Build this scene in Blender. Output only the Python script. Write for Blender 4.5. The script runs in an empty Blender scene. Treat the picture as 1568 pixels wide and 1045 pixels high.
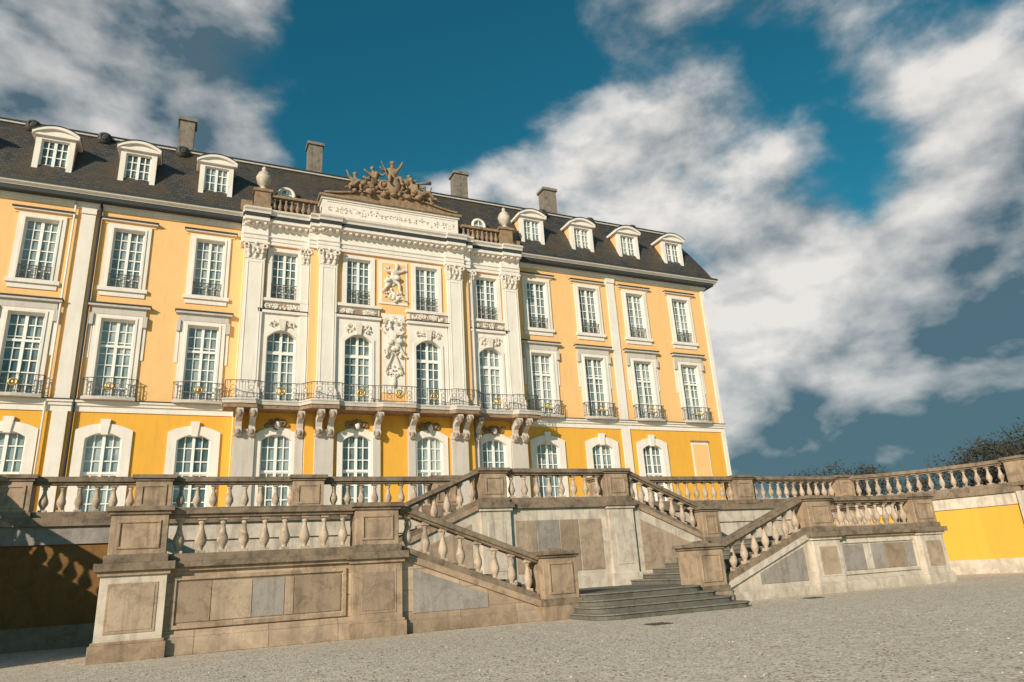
import bpy, bmesh, math, random
from mathutils import Vector, Matrix
random.seed(7)
SC=bpy.context.scene
R=math.radians
# ------------------------------------------------------------------ materials
def newmat(name):
    m=bpy.data.materials.new(name); m.use_nodes=True
    nt=m.node_tree; b=nt.nodes['Principled BSDF']
    return m,nt,b
def N(nt,t,**k):
    n=nt.nodes.new(t)
    for a,v in k.items():
        if a in n.inputs: n.inputs[a].default_value=v
        else: setattr(n,a,v)
    return n
def mixc(nt,fac,a,b,mode='MIX'):
    n=nt.nodes.new('ShaderNodeMix'); n.data_type='RGBA'; n.blend_type=mode
    for sock,v in ((n.inputs[0],fac),(n.inputs[6],a),(n.inputs[7],b)):
        if isinstance(v,bpy.types.NodeSocket): nt.links.new(v,sock)
        elif isinstance(v,(int,float)): sock.default_value=v
        else: sock.default_value=(*v,1)
    return n.outputs[2]
def ramp(nt,src,a,b,c=0,d=1):
    n=nt.nodes.new('ShaderNodeMapRange'); n.inputs[1].default_value=a; n.inputs[2].default_value=b
    n.inputs[3].default_value=c; n.inputs[4].default_value=d
    nt.links.new(src,n.inputs[0]); return n.outputs[0]
def mul(nt,a,b):
    n=N(nt,'ShaderNodeMath',operation='MULTIPLY')
    for i,v in enumerate((a,b)):
        if isinstance(v,bpy.types.NodeSocket): nt.links.new(v,n.inputs[i])
        else: n.inputs[i].default_value=v
    return n.outputs[0]
def noise(nt,co,scale,detail=5,rough=.6,dist=0,out='Fac'):
    n=N(nt,'ShaderNodeTexNoise'); n.inputs['Scale'].default_value=scale; n.inputs['Detail'].default_value=detail
    n.inputs['Roughness'].default_value=rough; n.inputs['Distortion'].default_value=dist
    nt.links.new(co,n.inputs['Vector']); return n.outputs[out]
def coords(nt,scale=(1,1,1)):
    tc=N(nt,'ShaderNodeTexCoord'); mp=N(nt,'ShaderNodeMapping'); mp.inputs['Scale'].default_value=scale
    nt.links.new(tc.outputs['Object'],mp.inputs['Vector']); return mp.outputs[0]
def surf(name,col,dark,rough=.85,patch=1.2,streak=.35,fine=.3,bump=.02,bs=25,blocks=None,lichen=0,spec=.3,pm=.2,damp=0):
    m,nt,b=newmat(name)
    co=coords(nt); cs=coords(nt,(3,3,.35))
    f1=ramp(nt,noise(nt,co,patch,3,.65),.35,.7)
    c=mixc(nt,f1,col,tuple(x*(1-pm)+y*pm for x,y in zip(col,dark)))
    f2=ramp(nt,noise(nt,cs,1.3,4,.7),.5,.75)
    c=mixc(nt,mul(nt,f2,streak),c,dark)
    f3=noise(nt,co,bs,2,.7)
    c=mixc(nt,mul(nt,ramp(nt,f3,.35,.75),fine),c,tuple(x*.6 for x in col))
    if lichen:
        f4=ramp(nt,noise(nt,co,3.2,5,.75,.4),.48,.64)
        c=mixc(nt,mul(nt,f4,lichen),c,tuple(x*.25 for x in col))
    if damp:
        tz=N(nt,'ShaderNodeTexCoord'); sz=N(nt,'ShaderNodeSeparateXYZ'); nt.links.new(tz.outputs['Object'],sz.inputs[0])
        g=ramp(nt,sz.outputs[2],0,.55,1,0); g2=ramp(nt,noise(nt,co,2.3,4,.7),.35,.6)
        c=mixc(nt,mul(nt,mul(nt,g,g2),damp),c,tuple(x*.35 for x in col))
        h_=ramp(nt,sz.outputs[2],1.0,1.45,0,1); c=mixc(nt,mul(nt,mul(nt,h_,f2),damp),c,tuple(x*.4 for x in col))
    h=f3
    if blocks:
        tc=N(nt,'ShaderNodeTexCoord'); sx=N(nt,'ShaderNodeSeparateXYZ'); cx=N(nt,'ShaderNodeCombineXYZ')
        nt.links.new(tc.outputs['Object'],sx.inputs[0]); nt.links.new(sx.outputs[0],cx.inputs[0]); nt.links.new(sx.outputs[2],cx.inputs[1])
        br=N(nt,'ShaderNodeTexBrick'); br.inputs['Scale'].default_value=1; br.inputs['Brick Width'].default_value=blocks[0]
        br.inputs['Row Height'].default_value=blocks[1]; br.inputs['Mortar Size'].default_value=.008
        br.inputs['Color1'].default_value=(1,1,1,1); br.inputs['Color2'].default_value=(.66,.62,.58,1); br.inputs['Mortar'].default_value=(.4,.37,.33,1)
        nt.links.new(cx.outputs[0],br.inputs['Vector'])
        c=mixc(nt,.8,c,br.outputs['Color'],'MULTIPLY')
    nt.links.new(c,b.inputs['Base Color']); b.inputs['Roughness'].default_value=rough; b.inputs['Specular IOR Level'].default_value=spec
    bp=N(nt,'ShaderNodeBump'); bp.inputs['Distance'].default_value=bump; bp.inputs['Strength'].default_value=.6
    nt.links.new(h,bp.inputs['Height']); nt.links.new(bp.outputs[0],b.inputs['Normal'])
    return m
M={}
M['peach']=surf('peach_stucco',(.90,.52,.225),(.6,.36,.18),patch=.5,streak=.3,fine=.1,bump=.004)
M['yellow']=surf('ochre_stucco',(.80,.405,.055),(.5,.27,.07),patch=.5,streak=.35,fine=.12,bump=.004)
M['ochre_shade']=surf('shade_darkened_ochre_stucco',(.25,.125,.04),(.10,.06,.03),patch=.8,streak=.6,fine=.25,bump=.006,lichen=.3)  # dull ochre of the left wall, with part of its shade put into the colour
M['white']=surf('white_stone_paint',(.82,.74,.675),(.50,.42,.36),patch=.8,streak=.35,fine=.1,bump=.004)
M['greystone']=surf('grey_stone',(.60,.53,.48),(.32,.27,.24),patch=.8,streak=.5,fine=.2,bump=.006)
M['frame']=surf('window_paint',(.86,.83,.78),(.5,.5,.46),rough=.5,streak=.1,fine=.05,bump=.001)
M['brown']=surf('weathered_sandstone',(.36,.235,.145),(.12,.08,.055),patch=2,streak=.7,fine=.4,bump=.02,lichen=.5)
M['sand']=surf('pier_sandstone',(.50,.35,.24),(.15,.105,.08),patch=1.6,streak=.75,fine=.4,bump=.012,bs=40,lichen=.45,pm=.4,damp=.5)
M['cope']=surf('coping_sandstone',(.31,.225,.16),(.08,.06,.045),patch=1.6,streak=.6,fine=.45,bump=.014,bs=40,lichen=.65,pm=.4)
M['balu']=surf('baluster_sandstone',(.60,.455,.345),(.16,.115,.085),patch=2.6,streak=.7,fine=.4,bump=.01,bs=40,lichen=.65)
M['wallst']=surf('terrace_sandstone',(.62,.46,.335),(.24,.17,.12),patch=1.3,streak=.7,fine=.3,bump=.01,bs=35,blocks=(1.3,.42),lichen=.28,pm=.4,damp=.7)
M['pale']=surf('pale_limestone',(.70,.595,.495),(.30,.235,.185),patch=1.6,streak=.7,fine=.3,bump=.008,bs=35,lichen=.3,pm=.35,damp=.5)
M['slab1']=surf('grey_slab',(.38,.33,.295),(.16,.13,.11),patch=1.2,streak=.7,fine=.4,bump=.01,lichen=.35,pm=.4)
M['slab2']=surf('tan_slab',(.50,.37,.27),(.19,.135,.095),patch=1.4,streak=.7,fine=.4,bump=.01,lichen=.4,pm=.4)
M['slab3']=surf('brown_slab',(.38,.275,.195),(.15,.105,.075),patch=1.2,streak=.7,fine=.4,bump=.01,lichen=.45,pm=.4)
M['step']=surf('step_stone',(.17,.155,.125),(.07,.065,.055),patch=2,streak=.3,fine=.4,bump=.01,lichen=.4)
M['nosing']=surf('step_nosing',(.25,.22,.18),(.09,.08,.065),patch=2,streak=.3,fine=.4,bump=.01,lichen=.4)
M['iron']=surf('wrought_iron',(.085,.08,.07),(.03,.03,.03),rough=.5,streak=0,fine=.1,bump=.001)
M['gutter_and_shade']=surf('gutter_metal_and_shade',(.05,.055,.06),(.02,.02,.02),rough=.5,bump=.002)  # dark metal, used as well for the painted shade bands under the cornices
M['chim']=surf('chimney_render',(.27,.22,.18),(.09,.07,.06),patch=2,streak=.8,fine=.3,lichen=.5)
M['white_sculpt']=surf('white_carving',(.80,.70,.61),(.35,.28,.23),patch=3,streak=.4,fine=.3,bump=.01)
m,nt,b=newmat('gilt_bronze'); b.inputs['Base Color'].default_value=(.75,.45,.1,1); b.inputs['Metallic'].default_value=.8; b.inputs['Roughness'].default_value=.35; M['gold']=m
m,nt,b=newmat('dark_room'); b.inputs['Base Color'].default_value=(.03,.03,.03,1); M['dark']=m
for gi,(ca,cb_) in enumerate([((.13,.18,.19),(.33,.37,.37)),((.24,.29,.30),(.46,.48,.46)),((.07,.10,.11),(.22,.27,.28))]):
    m,nt,b=newmat('window_glass%d'%gi); co=coords(nt)
    n1=ramp(nt,noise(nt,coords(nt,(.8,.8,.5)),1.3,3),.38,.62)
    nt.links.new(mixc(nt,n1,ca,cb_),b.inputs['Base Color'])
    b.inputs['Roughness'].default_value=.06; b.inputs['Specular IOR Level'].default_value=.9
    bp=N(nt,'ShaderNodeBump'); bp.inputs['Distance'].default_value=.012; bp.inputs['Strength'].default_value=.3
    nt.links.new(noise(nt,co,1.7,2),bp.inputs['Height']); nt.links.new(bp.outputs[0],b.inputs['Normal']); M['glass%d'%gi]=m
# slate
m,nt,b=newmat('roof_slate')
tc=N(nt,'ShaderNodeTexCoord'); sx=N(nt,'ShaderNodeSeparateXYZ'); cx=N(nt,'ShaderNodeCombineXYZ')
nt.links.new(tc.outputs['Object'],sx.inputs[0]); nt.links.new(sx.outputs[0],cx.inputs[0]); nt.links.new(sx.outputs[2],cx.inputs[1])
br=N(nt,'ShaderNodeTexBrick'); br.inputs['Scale'].default_value=1; br.inputs['Brick Width'].default_value=.3; br.inputs['Row Height'].default_value=.2
br.inputs['Mortar Size'].default_value=.012; br.inputs['Color1'].default_value=(.040,.040,.041,1); br.inputs['Color2'].default_value=(.08,.072,.066,1); br.inputs['Mortar'].default_value=(.012,.012,.013,1)
nt.links.new(cx.outputs[0],br.inputs['Vector'])
mo=ramp(nt,noise(nt,coords(nt,(1,1,.5)),.7,4,.7),.42,.62)
nt.links.new(mixc(nt,mul(nt,mo,.75),br.outputs['Color'],(.085,.058,.034)),b.inputs['Base Color']); b.inputs['Roughness'].default_value=.55
bp=N(nt,'ShaderNodeBump'); bp.inputs['Distance'].default_value=.02; nt.links.new(br.outputs['Fac'],bp.inputs['Height']); bp.invert=True
nt.links.new(bp.outputs[0],b.inputs['Normal']); M['slate']=m
# gravel
m,nt,b=newmat('gravel'); co=coords(nt)
vo=N(nt,'ShaderNodeTexVoronoi'); vo.inputs['Scale'].default_value=38; nt.links.new(co,vo.inputs['Vector'])
big=ramp(nt,noise(nt,co,.22,4,.65),.35,.7); mid=ramp(nt,noise(nt,co,3.5,5,.75),.35,.68)
c=mixc(nt,big,(.78,.655,.52),(.63,.52,.41)); c=mixc(nt,mid,c,(.53,.435,.34))
sp=N(nt,'ShaderNodeSeparateColor'); nt.links.new(vo.outputs['Color'],sp.inputs[0])
c=mixc(nt,ramp(nt,sp.outputs[0],.68,1.0),c,(.20,.16,.125)); c=mixc(nt,ramp(nt,sp.outputs[1],.8,1),c,(.85,.78,.68))
nt.links.new(c,b.inputs['Base Color']); b.inputs['Roughness'].default_value=.95; b.inputs['Specular IOR Level'].default_value=.15
bp=N(nt,'ShaderNodeBump'); bp.inputs['Distance'].default_value=.009; bp.inputs['Strength'].default_value=.65
mm=N(nt,'ShaderNodeMath',operation='ADD'); nt.links.new(vo.outputs['Distance'],mm.inputs[0]); nt.links.new(noise(nt,co,14,3,.7),mm.inputs[1])
nt.links.new(mm.outputs[0],bp.inputs['Height']); nt.links.new(bp.outputs[0],b.inputs['Normal']); M['gravel']=m
m,nt,b=newmat('winter_foliage'); co=coords(nt)
nt.links.new(mixc(nt,noise(nt,co,.3,3),(.028,.03,.022),(.07,.06,.04)),b.inputs['Base Color']); b.inputs['Roughness'].default_value=.9; M['fol']=m
m,nt,b=newmat('bark'); b.inputs['Base Color'].default_value=(.05,.042,.035,1); M['bark']=m

# ------------------------------------------------------------------ mesh builder
class MB:
    def __init__(s): s.v=[];s.f=[];s.m=[];s.mats=[];s.sm=[]
    def mi(s,k):
        if k not in s.mats: s.mats.append(k)
        return s.mats.index(k)
    def add(s,vs,fs,k,smooth=False):
        o=len(s.v); s.v+=[tuple(v) for v in vs]; i=s.mi(k)
        for f in fs: s.f.append([o+a for a in f]); s.m.append(i); s.sm.append(smooth)
    def box(s,x0,x1,y0,y1,z0,z1,k):
        s.add([(x0,y0,z0),(x1,y0,z0),(x1,y1,z0),(x0,y1,z0),(x0,y0,z1),(x1,y0,z1),(x1,y1,z1),(x0,y1,z1)],
              [(0,1,2,3),(4,5,6,7),(0,1,5,4),(1,2,6,5),(2,3,7,6),(3,0,4,7)],k)
    def seg(s,pa,pb,hw,a0,a1,b0,b1,k,hw2=None):
        pa=Vector(pa[:2]);pb=Vector(pb[:2]);d=(pb-pa).normalized();n=Vector((-d.y,d.x))*hw
        q=[pa-n,pb-n,pb+n,pa+n];lo=[a0,b0,b0,a0];hi=[a1,b1,b1,a1]
        s.add([(p.x,p.y,z) for p,z in zip(q,lo)]+[(p.x,p.y,z) for p,z in zip(q,hi)],
              [(0,1,2,3),(4,5,6,7),(0,1,5,4),(1,2,6,5),(2,3,7,6),(3,0,4,7)],k)
    def prism(s,prof,axis,a,b,k):
        n=len(prof)
        def P(p,t):
            if axis=='x': return (t,p[0],p[1])
            if axis=='y': return (p[0],t,p[1])
            return (p[0],p[1],t)
        s.add([P(p,a) for p in prof]+[P(p,b) for p in prof],
              [tuple(range(n)),tuple(range(n,2*n))]+[(i,(i+1)%n,n+(i+1)%n,n+i) for i in range(n)],k)
    def lathe(s,x,y,prof,k,seg=10,smooth=True,rot=0,sx=1,sy=1):
        vs=[];n=len(prof)
        for r,z in prof:
            for i in range(seg):
                a=2*math.pi*i/seg+rot; vs.append((x+r*math.cos(a)*sx,y+r*math.sin(a)*sy,z))
        fs=[(j*seg+i,j*seg+(i+1)%seg,(j+1)*seg+(i+1)%seg,(j+1)*seg+i) for j in range(n-1) for i in range(seg)]
        fs+=[tuple(range(seg)),tuple(range((n-1)*seg,n*seg))]
        s.add(vs,fs,k,smooth)
    def tube(s,p,q,r0,r1,k,seg=6):
        p=Vector(p);q=Vector(q);d=(q-p);
        if d.length<1e-6: return
        d.normalize();a=d.orthogonal().normalized();b=d.cross(a)
        vs=[p+(a*math.cos(t)+b*math.sin(t))*r0 for t in [2*math.pi*i/seg for i in range(seg)]]
        vs+=[q+(a*math.cos(t)+b*math.sin(t))*r1 for t in [2*math.pi*i/seg for i in range(seg)]]
        s.add(vs,[(i,(i+1)%seg,seg+(i+1)%seg,seg+i) for i in range(seg)]+[tuple(range(seg)),tuple(range(seg,2*seg))],k,True)
    def ring(s,c,r,t,k,seg=10,a0=0,a1=2*math.pi,n=(0,1,0),ts=4):
        c=Vector(c);n=Vector(n).normalized();u=Vector((0,0,1));w=n.cross(u).normalized()
        full=abs(a1-a0-2*math.pi)<1e-4; m=seg if full else seg+1; vs=[]
        for i in range(m):
            a=a0+(a1-a0)*i/seg; e=w*math.cos(a)+u*math.sin(a)
            for j in range(ts):
                bb=2*math.pi*j/ts; vs.append(c+e*(r+t*math.cos(bb))+n*t*math.sin(bb))
        fs=[(i*ts+j,i*ts+(j+1)%ts,((i+1)%m)*ts+(j+1)%ts,((i+1)%m)*ts+j) for i in range(seg) for j in range(ts)]
        s.add(vs,fs,k,True)
    def blob(s,c,r,k,seg=6,rings=4,jit=0):
        vs=[];x,y,z=c
        for j in range(rings+1):
            ph=math.pi*j/rings
            for i in range(seg):
                a=2*math.pi*i/seg; q=1+random.uniform(-jit,jit)
                vs.append((x+r[0]*math.sin(ph)*math.cos(a)*q,y+r[1]*math.sin(ph)*math.sin(a)*q,z+r[2]*math.cos(ph)*q))
        s.add(vs,[(j*seg+i,j*seg+(i+1)%seg,(j+1)*seg+(i+1)%seg,(j+1)*seg+i) for j in range(rings) for i in range(seg)],k,True)
    def addmesh(s,me,mat,k):
        s.add([mat@v.co for v in me.vertices],[tuple(p.vertices) for p in me.polygons],k,True)
    def make(s,name,parent=None,bevel=0):
        me=bpy.data.meshes.new(name); me.from_pydata(s.v,[],s.f)
        for k in s.mats: me.materials.append(M[k])
        me.polygons.foreach_set('material_index',s.m); me.polygons.foreach_set('use_smooth',s.sm)
        bm=bmesh.new(); bm.from_mesh(me); bmesh.ops.recalc_face_normals(bm,faces=bm.faces); bm.to_mesh(me); bm.free()
        me.update(); o=bpy.data.objects.new(name,me); SC.collection.objects.link(o)
        if bevel:
            bv=o.modifiers.new('worn_edges','BEVEL'); bv.width=bevel; bv.segments=1; bv.limit_method='ANGLE'; bv.angle_limit=R(50)
        if parent: o.parent=parent
        return o
def empty(name):
    o=bpy.data.objects.new(name,None); SC.collection.objects.link(o); return o

def ringpath(hw,z0,zs,rise,n=10):
    pts=[(-hw,z0)]
    for i in range(n+1):
        t=-1+2*i/n
        pts.append((hw*t,zs+rise*(1-t*t)))
    pts.append((hw,z0)); return pts
def surround(mb,cx,ip,op,y0,y1,k):
    n=len(ip)
    vs=[(cx+x,y0,z) for x,z in ip]+[(cx+x,y0,z) for x,z in op]+[(cx+x,y1,z) for x,z in ip]+[(cx+x,y1,z) for x,z in op]
    fs=[]
    for i in range(n-1):
        fs+=[(i,i+1,n+i+1,n+i),(i,i+1,2*n+i+1,2*n+i),(n+i,n+i+1,3*n+i+1,3*n+i),(2*n+i,2*n+i+1,3*n+i+1,3*n+i)]
    fs+=[(0,n,3*n,2*n),(n-1,2*n-1,4*n-1,3*n-1)]
    mb.add(vs,fs,k)
def wallgrid(mb,x0,x1,z0,z1,holes,y,kf,extra=()):
    xs=sorted(set([x0,x1]+[h[0] for h in holes]+[h[1] for h in holes]))
    zs=sorted(set([z0,z1]+[h[2] for h in holes]+[h[3] for h in holes]+list(extra)))
    for a,b in zip(xs,xs[1:]):
        for c,d in zip(zs,zs[1:]):
            mx,mz=(a+b)/2,(c+d)/2
            if any(h[0]<mx<h[1] and h[2]<mz<h[3] for h in holes): continue
            mb.add([(a,y,c),(b,y,c),(b,y,d),(a,y,d)],[(0,1,2,3)],kf(mz))
GL=MB(); FR=MB(); IR=MB(); DET=MB(); WALL=MB(); ORN=MB()
def casement(cx,z0,z1,hw,y,cols=4,rows=6,transom=None):
    gk='glass%d'%random.choice((0,0,1,2))
    for sgn in(-1,1):
        a,b=sorted((cx,cx+sgn*hw)); t=random.uniform(-.014,.014);u=random.uniform(-.014,.014)
        GL.add([(a,y+.03,z0),(b,y+.03+t,z0),(b,y+.03+t+u,z1),(a,y+.03+u,z1)],[(0,1,2,3)],gk)
    f=.08
    FR.box(cx-hw,cx-hw+f,y-.07,y,z0,z1,'frame'); FR.box(cx+hw-f,cx+hw,y-.07,y,z0,z1,'frame')
    FR.box(cx-hw+f,cx+hw-f,y-.072,y,z1-f,z1,'frame'); FR.box(cx-hw+f,cx+hw-f,y-.072,y,z0,z0+f*1.6,'frame')
    FR.box(cx-.07,cx+.07,y-.085,y,z0+f,z1-f,'frame')
    if transom: FR.box(cx-hw+f,cx+hw-f,y-.095,y,transom-.06,transom+.06,'frame')
    for i in range(1,cols):
        if cols%2==0 and i==cols//2: continue
        x=cx-hw+2*hw*i/cols; FR.box(x-.028,x+.028,y-.045,y,z0+f,z1-f,'frame')
    for j in range(1,rows):
        z=z0+(z1-z0)*j/rows
        FR.box(cx-hw+f,cx+hw-f,y-.042,y,z-.027,z+.027,'frame')
def railing(pts,z0,z1,step=.12,gold=True,scroll=True):
    for a,b in zip(pts,pts[1:]):
        IR.seg(a,b,.02,z1-.03,z1,z1-.03,z1,'iron'); IR.seg(a,b,.014,z0+.06,z0+.085,z0+.06,z0+.085,'iron')
        A=Vector(a[:2]);B=Vector(b[:2]);L=(B-A).length;n=max(1,int(L/step))
        d=(B-A).normalized();nn=(-d.y,d.x,0)
        for i in range(n):
            p=A.lerp(B,(i+.5)/n)
            if i%4==2 and scroll:
                IR.ring((p.x,p.y,z0+.3),.11,.012,'iron',8,n=nn); IR.ring((p.x,p.y,z1-.38),.12,.012,'iron',8,n=nn)
            else: IR.box(p.x-.009,p.x+.009,p.y-.009,p.y+.009,z0+.07,z1-.03,'iron')
            if scroll and i%2: IR.ring((p.x,p.y,z1-.1),.05,.009,'iron',6,n=nn)
def ornament(cx,z,w,h,y,seed,k='white_sculpt',n=26,depth=.09):
    rnd=random.Random(seed)
    for i in range(n):
        a=rnd.random(); dx=rnd.random()**.8*w/2; dz=rnd.uniform(-h/2,h/2)*(1-.5*dx/(w/2))
        r=rnd.uniform(.05,.11)*min(1.4,max(w,h))
        for s_ in(-1,1):
            if a<.6: ORN.blob((cx+s_*dx,y,z+dz),(r*rnd.uniform(.5,1.1),depth*rnd.uniform(.6,1.1),r*rnd.uniform(.5,1.1)),k,6,4,.1)
            else: ORN.ring((cx+s_*dx,y-depth*.5,z+dz),r*.9,r*.3,k,8,0,4.6 if s_>0 else 4.6)

# ------------------------------------------------------------------ figures for statues
def skinfig(J,edges,rad,name='fig'):
    me=bpy.data.meshes.new(name); keys=list(J); idx={k:i for i,k in enumerate(keys)}
    me.from_pydata([J[k] for k in keys],[(idx[a],idx[b]) for a,b in edges],[])
    o=bpy.data.objects.new(name,me); SC.collection.objects.link(o)
    md=o.modifiers.new('s','SKIN'); 
    for k in keys: me.skin_vertices[0].data[idx[k]].radius=(rad[k],rad[k]); me.skin_vertices[0].data[idx[k]].use_root=(k=='pel')
    sb=o.modifiers.new('u','SUBSURF'); sb.levels=1; sb.render_levels=1
    dg=bpy.context.evaluated_depsgraph_get(); ev=o.evaluated_get(dg); out=bpy.data.meshes.new_from_object(ev)
    bpy.data.objects.remove(o); return out
EDG=[('pel','wst'),('wst','chs'),('chs','nek'),('nek','hd'),('chs','sl'),('sl','el'),('el','hl'),('chs','sr'),('sr','er'),('er','hr'),('pel','tl'),('tl','kl'),('kl','al'),('al','fl'),('pel','tr'),('tr','kr'),('kr','ar'),('ar','fr')]
RAD=dict(pel=.2,wst=.17,chs=.21,nek=.08,hd=.12,sl=.11,el=.075,hl=.055,sr=.11,er=.075,hr=.055,tl=.14,kl=.10,al=.065,fl=.06,tr=.14,kr=.10,ar=.065,fr=.06)
def pose(kind):
    if kind=='seat': return dict(pel=(0,0,.5),wst=(0,.02,.72),chs=(0,0,1.0),nek=(0,-.02,1.22),hd=(0,-.05,1.42),sl=(-.24,0,1.1),el=(-.5,-.1,.95),hl=(-.72,-.2,1.1),sr=(.24,0,1.1),er=(.42,-.05,1.35),hr=(.55,-.1,1.68),tl=(-.14,-.1,.46),kl=(-.26,-.5,.52),al=(-.28,-.5,.12),fl=(-.3,-.68,.06),tr=(.14,-.1,.46),kr=(.3,-.48,.5),ar=(.4,-.42,.1),fr=(.44,-.6,.05))
    if kind=='recline': return dict(pel=(0,0,.25),wst=(.15,0,.42),chs=(.3,0,.68),nek=(.36,0,.88),hd=(.42,-.04,1.08),sl=(.1,-.15,.75),el=(-.15,-.25,.62),hl=(-.35,-.25,.75),sr=(.48,.05,.7),er=(.62,.05,.42),hr=(.75,-.1,.2),tl=(-.12,-.12,.26),kl=(-.52,-.2,.5),al=(-.85,-.2,.12),fl=(-1.02,-.25,.08),tr=(-.15,.08,.2),kr=(-.62,.0,.26),ar=(-1.05,0,.1),fr=(-1.2,-.05,.06))
    if kind=='stride': return dict(pel=(0,0,.85),wst=(.06,0,1.03),chs=(.15,0,1.3),nek=(.2,0,1.5),hd=(.27,-.03,1.68),sl=(-.06,-.1,1.38),el=(-.32,-.15,1.3),hl=(-.5,-.2,1.5),sr=(.36,.05,1.38),er=(.6,0,1.45),hr=(.78,-.05,1.62),tl=(-.12,0,.8),kl=(-.3,-.1,.45),al=(-.55,-.05,.12),fl=(-.68,-.1,.06),tr=(.12,0,.8),kr=(.4,-.1,.6),ar=(.42,-.05,.15),fr=(.55,-.15,.06))
POSES={}
for kd in('seat','recline','stride'): POSES[kd]=skinfig(pose(kd),EDG,RAD)
def figure(mb,kind,x,y,z,s=1,flip=False,k='brown',flat=1,rot=0,drape=6):
    mt=Matrix.Translation((x,y,z))@Matrix.Rotation(rot,4,'Y')@Matrix.Diagonal((s*(-1 if flip else 1),s*flat,s,1))
    mb.addmesh(POSES[kind],mt,k)
    J=pose(kind); h=Vector(J['hd'])
    mb.blob(mt@(h+Vector((0,0,.06))),(.12*s,.13*s*flat,.15*s),k,8,6)
    mb.blob(mt@(h+Vector((0,.04,.12))),(.14*s,.13*s*flat,.11*s),k,6,4,.15)
    p=Vector(J['pel'])
    for i in range(drape):
        mb.blob(mt@(p+Vector((random.uniform(-.35,.35),random.uniform(-.25,.15),random.uniform(-.35,.15)))),(.2*s,.16*s*flat,.15*s),k,6,4,.2)

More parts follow.
